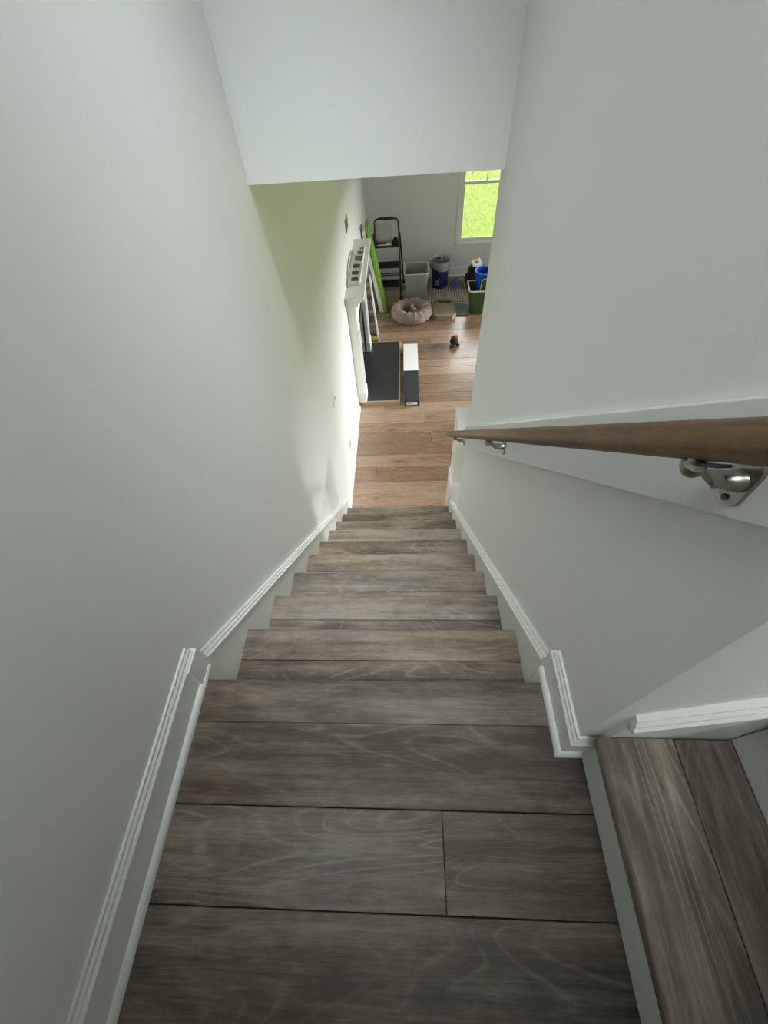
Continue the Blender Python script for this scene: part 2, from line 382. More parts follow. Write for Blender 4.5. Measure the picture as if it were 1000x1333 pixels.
for i, (a, b) in enumerate(((2.1, 3.7), (4.4, 6.0))):
    root = struct(empty('window_%d' % (3+i), (XO, a, WZ0)), ('nearer' if i == 0 else 'farther')+' white window in the outer side wall', 'window')
    H_ = WZ1-WZ0; W_ = b-a
    MB().box(0.03, 0.09, 0, 0.05, 0, H_).box(0.03, 0.09, W_-0.05, W_, 0, H_).box(0.03, 0.09, 0.05, W_-0.05, 0, 0.05).box(0.03, 0.09, 0.05, W_-0.05, H_-0.05, H_).box(0.04, 0.08, 0.05, W_-0.05, 0.73, 0.78).build('window_frame', TRIM, root)
    MB().box(0.055, 0.060, 0.05, W_-0.05, 0.05, 0.73).box(0.055, 0.060, 0.05, W_-0.05, 0.78, H_-0.05).build('pane', glass, root)

# ------------------------------------------------------------------ lawn outside
lw = MB().box(-30, 40, YF+WT, 60, F-0.62, F-0.60).box(XO+WT, 40, -20, YF+WT, F-0.62, F-0.60).build('lawn', GRASS)
struct(lw, 'bright yellow green lawn outside the windows', 'lawn')

# ------------------------------------------------------------------ plank maker (grain along local x, top face at local z = 0)
_pl = {}
def plank(L, W_, mt, parent, loc, rz=0, name='plank', th=0.012, ch=0.0012):
    key = (round(L, 4), round(W_, 4), mt.name, th); gap = 0.0016 if mt is FLOOR else 0.0010
    if key not in _pl:
        b = MB(); g = gap
        b.prism([(g, -th), (W_-g, -th), (W_-g, -ch), (W_-g-ch, 0), (g+ch, 0), (g, -ch)], 'x', g, L-g)
        b.xf(Matrix.Translation((0, -0.0, 0)))
        _pl[key] = b.mesh(name, mt)
    o = bpy.data.objects.new(name, _pl[key]); C.objects.link(o)
    o.location = loc; o.rotation_euler = (0, 0, rz); o.parent = parent
    return o

# lower room floor
fl = struct(MB().box(XL-WT, XO+WT, -0.03, YF+WT, F-0.12, F-0.0125).build('floor', DARKGAP), 'warm brown oak plank floor of the lower room', 'floor')
seams = {0: [], 1: [], 2: [0.224], 3: [], 4: [0.80]}
y = 1.803; i = 0
PW = 0.172
rows = []
ys = [1.998]
while ys[-1] < YF-0.001: ys.append(min(YF, ys[-1]+PW))
# seam rows read off the photograph near the stairs
ys[0:4] = [1.998, 2.17, 2.50-0.155, 2.50]
ys = [1.998, 2.185, 2.50, 2.70, 2.875, 3.046, 3.216, 3.387, 3.56]
while ys[-1] < YF-0.05: ys.append(min(YF, ys[-1]+PW))
if YF-ys[-1] > 0.001: ys[-1] = YF
VX = 2.4
for k in range(len(ys)-1):
    y0, y1 = ys[k], ys[k+1]
    xs = [XL]
    first = {0: 1.1, 1: 1.3, 2: 0.224, 3: 1.2, 4: 1.25, 5: 0.80, 6: 1.2}.get(k, random.uniform(0.25, 1.25))
    xs.append(first)
    while xs[-1] < VX: xs.append(xs[-1]+1.22)
    for a, b in zip(xs, xs[1:]):
        plank(b-a, y1-y0, FLOOR, fl, (a, y0, F))
    rows.append((y0, y1, xs[-1]))
rest = MB()
for (y0, y1, xe) in rows: rest.box(xe+0.001, XO, y0+0.001, y1-0.001, F-0.012, F)
rest.box(XR+0.12, XO, -0.03, 1.997, F-0.012, F)
o = rest.build('plank', FLOOR, fl); o['kind'] = 'stuff'

# landing floor
lf = struct(MB().box(XL, 0.965, YB, -0.03, -0.25, -0.0125).build('floor', DARKGAP), 'small upper landing of grey brown wood planks at the stair head', 'floor')
plank(0.617-XL+0.003, 0.173, STAIR, lf, (XL, -0.455, 0))
plank(0.955-0.62, 0.173, STAIR, lf, (0.62, -0.455, 0))
plank(0.955-XL, 0.176, STAIR, lf, (XL, -0.282, 0))
plank(0.955-XL, 0.175, STAIR, lf, (XL, -0.630, 0))
plank(0.43, 0.175, STAIR, lf, (XL, -0.805, 0)); plank(0.545, 0.175, STAIR, lf, (XL+0.43, -0.805, 0))
plank(0.955-XL, 0.175, STAIR, lf, (XL, -0.980, 0)); plank(0.955-XL, 0.17, STAIR, lf, (XL, YB, 0))

# ------------------------------------------------------------------ staircases
NB = 0.107                                  # depth of the nosing board
def nosing_mesh(L, th=0.030, d=NB):
    b = MB(); r = 0.013
    prof = [(0.0007, -0.0012), (0.0019, 0)]
    for k in range(6):
        a = PI/2 - PI*k/10
        prof.append((d-r+r*math.cos(a), -r+r*math.sin(a)))
    prof += [(d, -th+0.006), (d-0.006, -th), (d-0.022, -th), (d-0.022, -th), (0.0007, -th)]
    out = []
    for p in prof:
        if not out or (abs(out[-1][0]-p[0])+abs(out[-1][1]-p[1])) > 1e-6: out.append(p)
    b.prism(out, 'x', 0, L)
    return b
st = tag(empty('staircase', (0, 0, 0)), 'steep straight flight of grey brown wood stairs running down the middle', 'staircase')
XW0, XW1 = 0.0, 0.9
nm = nosing_mesh(XW1-XW0).mesh('nosing', NOSE, True)
rm = MB().box(0, XW1-XW0, 0, 0.015, 0, R-0.030).mesh('riser', TRIM)
body = MB()
for n in range(0, 10):
    o = bpy.data.objects.new('nosing', nm); C.objects.link(o); o.parent = st
    o.location = (XW0, n*T-NB, -n*R)
    rr_ = bpy.data.objects.new('riser', rm); C.objects.link(rr_); rr_.parent = st
    rr_.location = (XW0, n*T-0.040, -(n+1)*R)
    if n:
        plank(XW1-XW0, (n*T-NB)-((n-1)*T-0.025), STAIR, st, (XW0, (n-1)*T-0.025, -n*R), name='tread', th=0.029)
    body.box(XW0, XW1, (n-1)*T-0.025 if n else -0.106, n*T-0.041, -(n+1)*R, -n*R-0.0305)
body.build('carriage', EDGEW, st)

# profiles: mouldings lie against a wall; u = away from the wall, v = up
BASE = [(0, 0), (0.012, 0), (0.012, 0.095), (0.015, 0.099), (0.015, 0.106), (0.010, 0.112), (0.010, 0.119), (0.006, 0.124), (0.006, 0.132), (0, 0.132)]
SHOE = [(0.012, 0), (0.024, 0), (0.0235, 0.006), (0.021, 0.012), (0.017, 0.016), (0.012, 0.018)]
CAPP = [(0, 0), (0.018, 0.0), (0.022, 0.004), (0.022, 0.012), (0.017, 0.018), (0.017, 0.026), (0.011, 0.032), (0.011, 0.040), (0, 0.040)]

def hh(y): return -y*R/T
# left skirt board
def skirt(x0, x1, y0, y1, ytop):
    """flat board; its top edge runs parallel to the slope"""
    b = MB()
    h = 0.075
    pts = [(y0, hh(y0)+h), (y1, hh(y1)+h), (y1, max(F, hh(y1)-0.30))]
    yb = (-(F)+(-0.30))*T/R
    pts += [(yb, F), (y0, hh(y0)-0.30)]
    b.prism(pts, 'x', x0, x1)
    return b
sk = struct(skirt(XL, 0.0, 0.045, 2.10, 0).build('trim_1', TRIM), 'white sloping skirt board along the left side of the stairs', 'skirt board')
cap = [(u+0.002, v) for u, v in CAPP]
MB().sweep([(u, v*0.85) for u, v in cap], (XL, 0.045, hh(0.045)+0.072), (XL, 2.10, hh(2.10)+0.072), (1.1, 0, 0), (0, 0, 1)).build('cap_molding', TRIM, sk)
# flat block joining landing baseboard to the skirt
MB().box(XL, -0.001, -0.02, 0.045, -0.28, 0.105).build('end_block', TRIM, sk)
sk2 = struct(skirt(0.9, XR, 0.045, 2.02, 0).build('trim_2', TRIM), 'white sloping skirt board along the right side of the stairs', 'skirt board')
MB().sweep([(u, v*0.85) for u, v in CAPP], (XR, 0.045, hh(0.045)+0.072), (XR, 1.95, hh(1.95)+0.072), (-1.1, 0, 0), (0, 0, 1)).build('cap_molding', TRIM, sk2)
MB().box(0.901, XR, -0.02, 0.045, -0.28, 0.105).build('end_block', TRIM, sk2)

def baseboard(name, label, p0, p1, out, shoe=True, parent=None):
    o = MB().sweep(BASE, p0, p1, out, (0, 0, 1)).build(name, TRIM, parent)
    if parent is None: struct(o, label, 'baseboard')
    if shoe: MB().sweep(SHOE, p0, p1, out, (0, 0, 1)).build('shoe_molding', TRIM, o)
    return o
baseboard('baseboard_left', 'white baseboard along the left side of the upper landing', (XL, YB, 0), (XL, 0.035, 0), (1, 0, 0))
baseboard('baseboard_left', 'white baseboard below the left wall between stairs and hearth', (XL, 2.10, F), (XL, 3.68, F), (1, 0, 0))
baseboard('baseboard_left', 'white baseboard on the left wall beyond the fireplace', (XL, 5.0, F), (XL, YF, F), (1, 0, 0))
baseboard('baseboard_far', 'white baseboard along the far wall under the window', (XL, YF, F), (XO, YF, F), (0, -1, 0))
# right landing baseboard with its mitred return round the wall corner
bm_ = bmesh.new()
def wrap(prof, name, parent=None):
    b = MB()
    rings = []
    for k in range(3):
        ring = []
        for u, v in prof:
            if k == 0: p = (XR-u, 0.035, v)
            elif k == 1: p = (XR-u, -0.15-u, v)
            else: p = (0.951, -0.15-u, v)
            ring.append(b.b.verts.new(p))
        rings.append(ring)
    n = len(prof)
    for A, B in zip(rings, rings[1:]):
        for i in range(n): b.b.faces.new((A[i], B[i], B[(i+1) % n], A[(i+1) % n]))
    b.b.faces.new(rings[0]); b.b.faces.new(rings[-1][::-1])
    return b.build(name, TRIM, parent)
bm_.free()
br = struct(wrap(BASE, 'baseboard_right'), 'short white baseboard wrapping the wall corner at the right of the landing', 'baseboard')
wrap(SHOE, 'shoe_molding', br)
baseboard('baseboard_back', 'white baseboard behind the landing', (XL, YB, 0), (0.95, YB, 0), (0, 1, 0))

# ------------------------------------------------------------------ upper flight going up to the right
us = tag(empty('staircase', (0.923, -0.165, 0)), 'start of a second flight of wood stairs climbing at the lower right', 'staircase')
UL = -0.165-YB                                # length of the steps
unm = nosing_mesh(UL, 0.030, 0.145).mesh('nosing', STAIR, True)
for n in range(1, 6):
    xo = 0.923+(n-1)*T; z = n*R
    o = bpy.data.objects.new('nosing', unm); C.objects.link(o)
    o.parent = us; o.location = (xo+0.145-0.923, 0, z); o.rotation_euler = (0, 0, PI/2)
    # local x must run along -y and the rounded edge must face -x
    o.rotation_euler = (0, 0, PI/2); o.location = (xo+0.145-0.923, -UL, z)
    MB().box(xo+0.030-0.923, xo+0.045-0.923, -UL, 0, (n-1)*R, n*R-0.030).build('riser', TRIM, us)
    if n < 5:
        plank(UL, T+0.030-0.145, STAIR, us, (xo+T+0.030-0.923, -UL, z), PI/2, name='tread', th=0.029)
hl = struct(MB().box(0.923+4*T+0.145, XO, YB, -0.15, 5*R-0.2, 5*R).build('floor', STAIR), 'upstairs hall floor above the second flight', 'floor')
ub = MB()
for n in range(1, 6):
    xo = 0.923+(n-1)*T
    ub.box(xo+0.046-0.923, xo+T+0.029-0.923, -UL, 0, 0.0, n*R-0.0305)
ub.build('carriage', EDGEW, us)
# its skirt board on the side wall, with sloped cap
def uh(x): return (x-0.923)*R/T + R
pts = [(0.951, 0.0), (0.951, 0.205+0.04), (0.985, 0.205+0.04), (0.985, uh(0.985)+0.075), (2.0, uh(2.0)+0.075), (2.0, uh(2.0)-0.3), (1.3, 0.0)]
pts = [(0.951, 0.0), (0.951, uh(0.951)+0.065), (2.0, uh(2.0)+0.065), (2.0, uh(2.0)-0.35), (1.25, 0.0)]
sk3 = struct(MB().prism(pts, 'y', -0.163, -0.15).build('trim_3', TRIM), 'white skirt board rising along the second flight at the right', 'skirt board')
MB().sweep([(u*1.1, v) for u, v in CAPP], (0.951, -0.15, uh(0.951)+0.062), (2.0, -0.15, uh(2.0)+0.062), (0, -1, 0), (0, 0, 1)).build('cap_molding', TRIM, sk3)

# ------------------------------------------------------------------ boxed half wall at the foot of the right wall
hw = struct(MB().box(0.920, 1.045, 2.015, 2.185, F, -0.90).build('wall_half', WALL), 'short boxed half wall standing just past the foot of the stairs at the right', 'half wall')
MB().box(0.912, 0.920, 2.007, 2.193, F, -0.90).build('casing_board', TRIM, hw)
MB().box(0.920, 1.045, 2.007, 2.015, F, -0.90).build('casing_board', TRIM, hw)
MB().box(0.920, 1.045, 2.185, 2.193, F, -0.90).build('casing_board', TRIM, hw)
MB().box(0.906, 1.051, 1.955, 2.20, -0.90, -0.882).bevel(0.003, 2).build('top_cap', WALL, hw)
PB = [(0, 0), (0.012, 0), (0.012, 0.475), (0.015, 0.480), (0.015, 0.490), (0.010, 0.497), (0.010, 0.507), (0.005, 0.514), (0.005, 0.524), (0, 0.524)]
def ring_trim(prof, x0, x1, y0, y1, z0, name, parent):
    b = MB(); rings = []
    for sx, sy, cx, cy in ((-1, 1, x0, y1), (-1, -1, x0, y0), (1, -1, x1, y0), (1, 1, x1, y1)):
        rings.append([b.b.verts.new((cx+sx*u, cy+sy*u, z0+v)) for u, v in prof])
    n = len(prof)
    for k in range(4):
        A, B = rings[k], rings[(k+1) % 4]
        for i in range(n): b.b.faces.new((A[i], B[i], B[(i+1) % n], A[(i+1) % n]))
    return b.build(name, TRIM, parent)
ring_trim(PB, 0.912, 1.045, 2.007, 2.193, F, 'base_trim', hw)

# ------------------------------------------------------------------ handrail
bbp = [(-0.145, 0.0), (0, 0)]
hb = MB()
y0, y1 = -0.15, YE-0.01
h0, h1 = 0.735, 0.905
hb.prism([(y0, hh(y0)+h0), (y0, hh(y0)+h1), (y1, hh(y1)+h1), (y1, hh(y1)+h0)], 'x', XR-0.018, XR)
hb.bevel(0.003, 2)
struct(hb.build('trim_4', WALL), 'grey painted backing board on the right wall behind the handrail', 'backing board')
hr = tag(empty('handrail', (0.838, 0, 0)), 'round brown wood handrail sloping down the right wall on metal brackets', 'handrail')
dirv = Vector((0, T, -R)).normalized()
def railpt(y, h=0.848): return Vector((0, y, hh(y)+h))
rail = MB()
ya, yb_ = -0.40, 1.875
prof_n = 20
a = Vector((1, 0, 0)); bb = dirv.cross(a).normalized()
if bb.z < 0: bb = -bb
rings = []
steps = [(-0.0, 1)]
L = [(ya, .9), (ya+0.006, 1)] + [(ya+0.006+(yb_-ya-0.012)*k/24, 1) for k in range(1, 24)] + [(yb_-0.006, 1), (yb_, .85)]
for (yy_, sc) in L:
    c = railpt(yy_); ring = []
    for k in range(prof_n):
        t = 2*PI*k/prof_n
        cx, cz = math.cos(t), math.sin(t)
        rx = 0.0215*sc; rz_ = (0.0215 if cz > 0 else 0.0175)*sc
        ring.append(rail.b.verts.new(c + a*rx*cx + bb*rz_*cz))
    rings.append(ring)
for A, B in zip(rings, rings[1:]):
    for k in range(prof_n): rail.b.faces.new((A[k], A[(k+1) % prof_n], B[(k+1) % prof_n], B[k]))
rail.b.faces.new(rings[0][::-1]); rail.b.faces.new(rings[-1])
# own frame with x along the grain
ro = rail.build('rail', RAILW, hr, True)
# rotate mesh so that local x is along the rail (for the grain)
ang = Matrix((( dirv.x, dirv.y, dirv.z, 0), (1, 0, 0, 0), (bb.x, bb.y, bb.z, 0), (0, 0, 0, 1)))
ro.data.transform(ang); ro.matrix_local = ang.inverted()

def bracket(y):
    """wall plate with three screws, knob, flat arm, round collar and saddle under the rail"""
    br_ = empty('bracket', (0, 0, 0)); br_.parent = hr
    br_['label'] = 'satin nickel bracket'
    c = railpt(y)                       # rail centre (local x = 0 -> 0.838)
    wx = XR-0.018-0.838
    pz = c.z-0.054
    # elongated round plate standing on the board
    b = MB()
    pts = []
    for k in range(24):
        t = 2*PI*k/24
        pts.append((y+0.0155*math.cos(t), pz+0.018*math.sin(t)*(1.0)+(0.016 if math.sin(t) > 0 else -0.016)))
    b.prism(pts, 'x', wx-0.005, wx).build('wall_plate', NICKEL, br_, True)
    for dz in (0.026, -0.026):
        MB().tube([(wx-0.0072, y, pz+dz), (wx-0.0048, y, pz+dz)], 0.0036, 10).build('screw', DARKMET, br_)
    MB().lathe([(0.0005, 0.020), (0.007, 0.019), (0.0105, 0.014), (0.012, 0.006), (0.013, 0.0)], 16).xf(Matrix.Translation((wx-0.003, y, pz)) @ Matrix.Rotation(-PI/2, 4, 'Y')).build('boss', NICKEL, br_, True)
    # flat arm rising to under the rail
    e0 = Vector((wx-0.014, y, pz+0.002)); e1 = Vector((0.020, y, pz+0.004)); e2 = Vector((0.0, y, c.z-0.033))
    arm = MB()
    def slab(p, q, hy, th):
        d = (q-p).normalized(); nrm = d.cross(Vector((0, 1, 0))).normalized()*th
        vs = [arm.b.verts.new(v) for v in (p+nrm+Vector((0, hy, 0)), p+nrm-Vector((0, hy, 0)), p-nrm-Vector((0, hy, 0)), p-nrm+Vector((0, hy, 0)), q+nrm+Vector((0, hy, 0)), q+nrm-Vector((0, hy, 0)), q-nrm-Vector((0, hy, 0)), q-nrm+Vector((0, hy, 0)))]
        for f in ((0, 1, 2, 3), (7, 6, 5, 4), (0, 4, 5, 1), (1, 5, 6, 2), (2, 6, 7, 3), (3, 7, 4, 0)): arm.b.faces.new([vs[i] for i in f])
    slab(e0, e1, 0.011, 0.003)
    slab(e1+Vector((0.002, 0, -0.001)), e2+Vector((0, 0, 0.004)), 0.0085, 0.003)
    arm.bevel(0.0012, 1)
    arm.build('arm', NICKEL, br_)
    MB().lathe([(0.0005, -0.012), (0.008, -0.010), (0.0115, -0.004), (0.0115, 0.002), (0.008, 0.006), (0.008, 0.012)], 16).xf(Matrix.Translation((-0.003, y, c.z-0.030))).build('collar', NICKEL, br_, True)
    sd = MB()
    sd.box(-0.007, 0.007, -0.016, 0.016, -0.0015, 0.0015)
    rotx = Matrix.Rotation(-math.atan2(R, T), 4, 'X')
    sd.xf(Matrix.Translation((0, y, c.z)) @ rotx @ Matrix.Translation((0, 0, -0.0208)))
    sd.build('saddle', DARKMET, br_)
for yb in (-0.036, 0.775, 1.585): bracket(yb)

# ------------------------------------------------------------------ things on the left wall
def wallplate(y, z, wy, hz, label, cat, name, parts):
    r_ = tag(empty(name, (XL, y, z)), label, cat)
    b = MB().box(0, 0.006, -wy/2, wy/2, -hz/2, hz/2); b.bevel(0.0022, 2); b.build('cover_plate', WHITEPL, r_)
    for p in parts: MB().box(0.005, p[4], p[0], p[1], p[2], p[3]).build(p[5], p[6], r_)
    return r_
wallplate(2.375, -0.905, 0.075, 0.118, 'white light switch on the left wall above the baseboard', 'switch', 'light_switch', [(-0.006, 0.006, -0.012, 0.013, 0.016, 'toggle', WHITEPL)])
wallplate(2.74, -1.73, 0.072, 0.115, 'white outlet low on the left wall near the hearth', 'outlet', 'wall_outlet', [(-0.017, 0.017, 0.012, 0.040, 0.009, 'socket', GREYPL), (-0.017, 0.017, -0.040, -0.012, 0.009, 'socket', GREYPL)])
vt = tag(empty('wall_outlet', (XL, 4.40, -0.40)), 'dark grey outlet plate high on the left wall above the mantel', 'outlet')
b = MB().box(0, 0.008, -0.10, 0.10, -0.055, 0.055); b.bevel(0.002, 1); b.build('cover_plate', GREYPL, vt)
MB().box(0.0075, 0.0095, -0.085, 0.085, -0.042, 0.042).build('recessed_panel', SLATEG, vt)

# ------------------------------------------------------------------ fireplace
HY0, HY1 = 3.70, 4.965
hearth = tag(empty('hearth', (XL, HY0, F)), 'low black slate hearth with pale wood edging below the fireplace', 'hearth')
MB().box(0, 0.47, 0.012, HY1-HY0-0.012, 0.0, 0.048).build('slate_slab', SLATE, hearth)
ed = MB().box(0.470, 0.488, 0, HY1-HY0, 0, 0.050); ed.bevel(0.002, 1); ed.build('edging', EDGEW, hearth)
ed = MB().box(0, 0.470, 0, 0.012, 0, 0.050); ed.build('edging', EDGEW, hearth)
ed = MB().box(0, 0.470, HY1-HY0-0.012, HY1-HY0, 0, 0.050); ed.build('edging', EDGEW, hearth)
ed = MB().box(0.488, 0.520, HY1-HY0-0.25, HY1-HY0+0.01, 0, 0.022); ed.build('edging', EDGEW, hearth)

fp = tag(empty('fireplace', (XL, 3.70, F)), 'white fireplace surround with mantel shelf against the left wall', 'fireplace')
ZM = -0.745-F       # mantel top above floor
FW = 1.19
hz0 = 0.050
sh = MB().box(0, 0.185, -0.075, FW+0.095, ZM-0.035, ZM); sh.bevel(0.004, 2); sh.build('mantel_shelf', TRIM, fp)
MB().prism([(0, ZM-0.035), (0.165, ZM-0.035), (0.155, ZM-0.055), (0.125, ZM-0.07), (0.115, ZM-0.10), (0, ZM-0.10)], 'y', -0.045, FW+0.065).build('crown_molding', TRIM, fp)
MB().box(0, 0.085, 0.0, FW+0.02, ZM-0.32, ZM-0.10).build('frieze', TRIM, fp)
for k, y_ in enumerate((0.0, FW-0.15)):
    b = MB().box(0, 0.085, y_, y_+0.17, hz0, ZM-0.32); b.build('pilaster', TRIM, fp)
    q = fp.children[-1] if False else bpy.data.objects[b and 'pilaster' if k == 0 else 'pilaster.001']
    MB().box(0.085, 0.095, y_+0.02, y_+0.045, hz0+0.14, ZM-0.36).box(0.085, 0.095, y_+0.125, y_+0.15, hz0+0.14, ZM-0.36).build('pilaster_molding', TRIM, q)
    b = MB().box(0, 0.102, y_-0.008, y_+0.178, hz0, hz0+0.13); b.bevel(0.003, 1); b.build('plinth_block', TRIM, fp)
MB().box(0, 0.045, 0.17, FW-0.15, hz0, ZM-0.32).build('slate_surround', SLATEG, fp)
fbx = MB().box(0.045, 0.060, 0.27, 0.30, hz0+0.02, 0.80).box(0.045, 0.060, FW-0.28, FW-0.25, hz0+0.02, 0.80).box(0.045, 0.060, 0.30, FW-0.28, 0.74, 0.80).box(0.045, 0.060, 0.30, FW-0.28, hz0+0.02, hz0+0.09).build('firebox_frame', BLACKP, fp)
MB().box(0.045, 0.050, 0.30, FW-0.28, hz0+0.09, 0.74).build('firebox_glass', mat('dark_glass', (0.01, 0.01, 0.012), 0.08), fp)
MB().box(0.060, 0.064, 0.32, FW-0.30, 0.755, 0.785).build('metal_strip', CHROME, fp)

# arched panel with a row of square brown openings, lying on the mantel
ap = tag(empty('arched_panel', (0.0, 3.88, -0.745)), 'white arched panel with square brown openings lying on the mantel', 'panel')
def extr(poly, d0, d1, name, m, parent):
    return MB().prism(poly, 'z', d0, d1).build(name, m, parent)
arch = [(0.115, 0.0), (0.120, 0.86), (0.105, 0.885), (0.080, 0.88), (0.05, 0.82), (0.025, 0.70), (0.010, 0.52), (0.004, 0.34), (0.006, 0.0)]
extr(arch, 0.001, 0.010, 'backing', TRIM, ap)
extr([(0.106, 0.0), (0.114, 0.0), (0.119, 0.86), (0.111, 0.86)], 0.010, 0.026, 'edge_rail', TRIM, ap)
BROWN = vary('brown_print', (0.075, 0.055, 0.038), 0.5, 0.4, 30)
BROWN2 = vary('pinkish_brown_print', (0.16, 0.12, 0.10), 0.5, 0.3, 30)
for i, (v0, v1, u0, u1) in enumerate(((0.04, 0.135, 0.022, 0.088), (0.175, 0.27, 0.018, 0.088), (0.32, 0.43, 0.020, 0.092), (0.48, 0.63, 0.028, 0.100), (0.66, 0.74, 0.045, 0.104), (0.77, 0.83, 0.062, 0.106))):
    extr([(u0, v0), (u1, v0), (u1, v1), (u0, v1)], 0.0095, 0.012, 'square_opening', BROWN if i < 3 else BROWN2, ap)
    for q in ([(u0, v0-0.010), (u1, v0-0.010), (u1, v0), (u0, v0)], [(u0, v1), (u1, v1), (u1, v1+0.010), (u0, v1+0.010)]):
        extr(q, 0.0095, 0.022, 'bar', TRIM, ap)
# slim arched hoop leaning against the wall behind it
hp = tag(MB().tube([(XL+0.010+0.012*(1-math.sin(PI*k/20)), 3.82+0.38-0.38*math.cos(PI*k/20), -0.738+0.085*math.sin(PI*k/20)) for k in range(21)], 0.006, 8).build('wire_hoop', GREYPL, None, True), 'thin grey arched hoop leaning on the wall behind the mantel panel', 'hoop')

# narrow framed panel with print leaning at the far side of the fireplace
pp = tag(empty('framed_print', (0.0, 5.00, F)), 'narrow white framed panel with mottled print leaning beyond the hearth', 'panel')
def leanbox(x0, x1, y0, y1, xt, h, name, m, parent, z0=0.0):
    """slab whose foot is at x0..x1 and whose head has moved to xt"""
    b = MB(); dx = xt-x0
    b.prism([(x0, z0), (x1, z0), (x1+dx, h), (x0+dx, h)], 'y', y0, y1)
    return b.build(name, m, parent)
leanbox(0.045, 0.165, 0.012, 0.05, -0.01, 0.86, 'print', PRINT, pp)
leanbox(0.165, 0.183, 0.0, 0.06, 0.110, 0.865, 'frame_rail', TRIM, pp)
leanbox(0.027, 0.045, 0.0, 0.06, -0.028, 0.865, 'frame_rail', TRIM, pp)
gb = tag(empty('yellow_cloth', (0.085, 4.975, F)), 'small yellow green cloth at the foot of the framed print', 'cloth')

# tall lime green and white leaning panel
gp = tag(empty('leaning_panel', (0.0, 5.84, F)), 'tall lime green and white panel leaning on the left wall', 'panel')
leanbox(0.215, 0.262, 0.0, 0.27, 0.030, 1.10, 'green_layer', LIME, gp)
leanbox(0.160, 0.214, 0.0, 0.25, 0.0, 1.06, 'white_layer', TRIM, gp)
tp = tag(MB().tube([(0.03, 5.62, F+0.01), (0.0, 5.60, F+1.19), (0.012, 5.60, F+1.225), (0.035, 5.60, F+1.235), (0.052, 5.60, F+1.215), (0.060, 5.61, F+1.1)], 0.007, 8).build('metal_pole', CHROME, None, True), 'thin bent metal pole leaning beside the green panel', 'pole')

# ------------------------------------------------------------------ step ladder
ld = tag(empty('step_ladder', (0.295, 6.28, F)), 'black folding step ladder with three treads by the far wall', 'ladder')
hwid = 0.168
def V(x, y, z): return Vector((x, y, z))
ytop, ybot = 0.12, -0.10
def fy(z): return ybot + (ytop-ybot)*z/1.0
# front hoop
pts = [V(-hwid-0.012, fy(0), 0.0), V(-hwid-0.008, fy(0.5), 0.5), V(-hwid, fy(0.88), 0.88)]
for k in range(1, 6):
    t = PI - PI/2*k/5
    pts.append(V(-hwid+0.06+0.06*math.cos(t), fy(0.94+0.06*math.sin(t)), 0.95+0.06*math.sin(t)))
pts2 = [V(-p.x, p.y, p.z) for p in pts[::-1]]
MB().tube(pts+pts2, 0.012, 10).build('front_frame', BLACKP, ld, True)
MB().tube([V(-hwid+0.075, fy(1.01), 1.01), V(hwid-0.075, fy(1.01), 1.01)], 0.017, 10).build('grip', RUBBER, ld, True)
for s_ in (-1, 1):
    MB().tube([V(s_*(hwid+0.055), 0.46, 0.0), V(s_*(hwid+0.035), 0.20, 0.45), V(s_*(hwid+0.018), 0.06, 0.80), V(s_*(hwid+0.018), 0.05, 0.86)], 0.011, 10).build('rear_leg', BLACKP, ld, True)
    b = MB().box(s_*(hwid+0.012)-0.018, s_*(hwid+0.012)+0.018, fy(0)-0.025, fy(0)+0.025, 0, 0.06); b.bevel(0.004, 1); b.build('foot_cap', RUBBER, ld)
    MB().box(s_*(hwid+0.055)-0.014, s_*(hwid+0.055)+0.014, 0.44, 0.48, 0, 0.035).build('foot_cap', RUBBER, ld)
MB().tube([V(-hwid-0.05, 0.34, 0.2), V(hwid+0.05, 0.34, 0.2)], 0.008, 8).build('cross_bar', BLACKP, ld, True)
MB().tube([V(-hwid-0.008, fy(0.30), 0.335), V(hwid+0.008, fy(0.30), 0.335)], 0.006, 8).build('cross_bar', BLACKP, ld, True)
for z_, d_ in ((0.22, 0.17), (0.46, 0.17), (0.71, 0.23)):
    b = MB().box(-hwid+0.004, hwid-0.004, fy(z_)-0.04, fy(z_)+d_-0.04, z_-0.028, z_); b.bevel(0.006, 2)
    o = b.build('step', BLACKP, ld)
    g = MB()
    for k in range(9): g.box(-hwid+0.012, hwid-0.012, fy(z_)-0.034+k*(d_-0.02)/9, fy(z_)-0.034+k*(d_-0.02)/9+0.007, z_-0.001, z_+0.003)
    g.build('grip_pad', RUBBER, o)

# clear bag of papers on the ladder
bg = tag(empty('plastic_bag', (0.25, 6.405, F+0.7135)), 'clear plastic bag of pale papers standing on the ladder top', 'bag')
b = MB().rrect([(0.10, 0.022, 0.020, 0.0), (0.118, 0.032, 0.030, 0.05), (0.125, 0.028, 0.027, 0.14), (0.118, 0.018, 0.017, 0.20), (0.108, 0.006, 0.005, 0.235)], 4)
for v in b.b.verts: v.co.y += 0.004*math.sin(v.co.x*60+v.co.z*40); v.co.x += 0.004*math.sin(v.co.z*50)
b.build('bag_film', CLEAR, bg, True)
MB().box(-0.045, 0.07, -0.008, 0.010, 0.006, 0.205).build('papers', vary('pale_print_paper', (0.62, 0.55, 0.50), 0.7, 0.25, 18), bg)
bk = tag(empty('notebook', (0.255, 6.335, F+0.7135)), 'small red and white booklet on the front of the ladder top', 'booklet')
MB().box(-0.10, 0.10, -0.032, 0.032, 0, 0.012).build('pages', PAPER, bk)
MB().box(-0.10, 0.02, -0.033, 0.033, 0.012, 0.014).build('cover', mat('dull_red', (0.30, 0.06, 0.05), 0.5), bk)
cl = tag(MB().box(-0.028, 0.028, -0.035, 0.035, 0, 0.07).bevel(0.008, 2).build('black_case', BLACKF, None, False, (0.415, 6.35, F+0.7135)), 'small black case at the right of the ladder top', 'case')

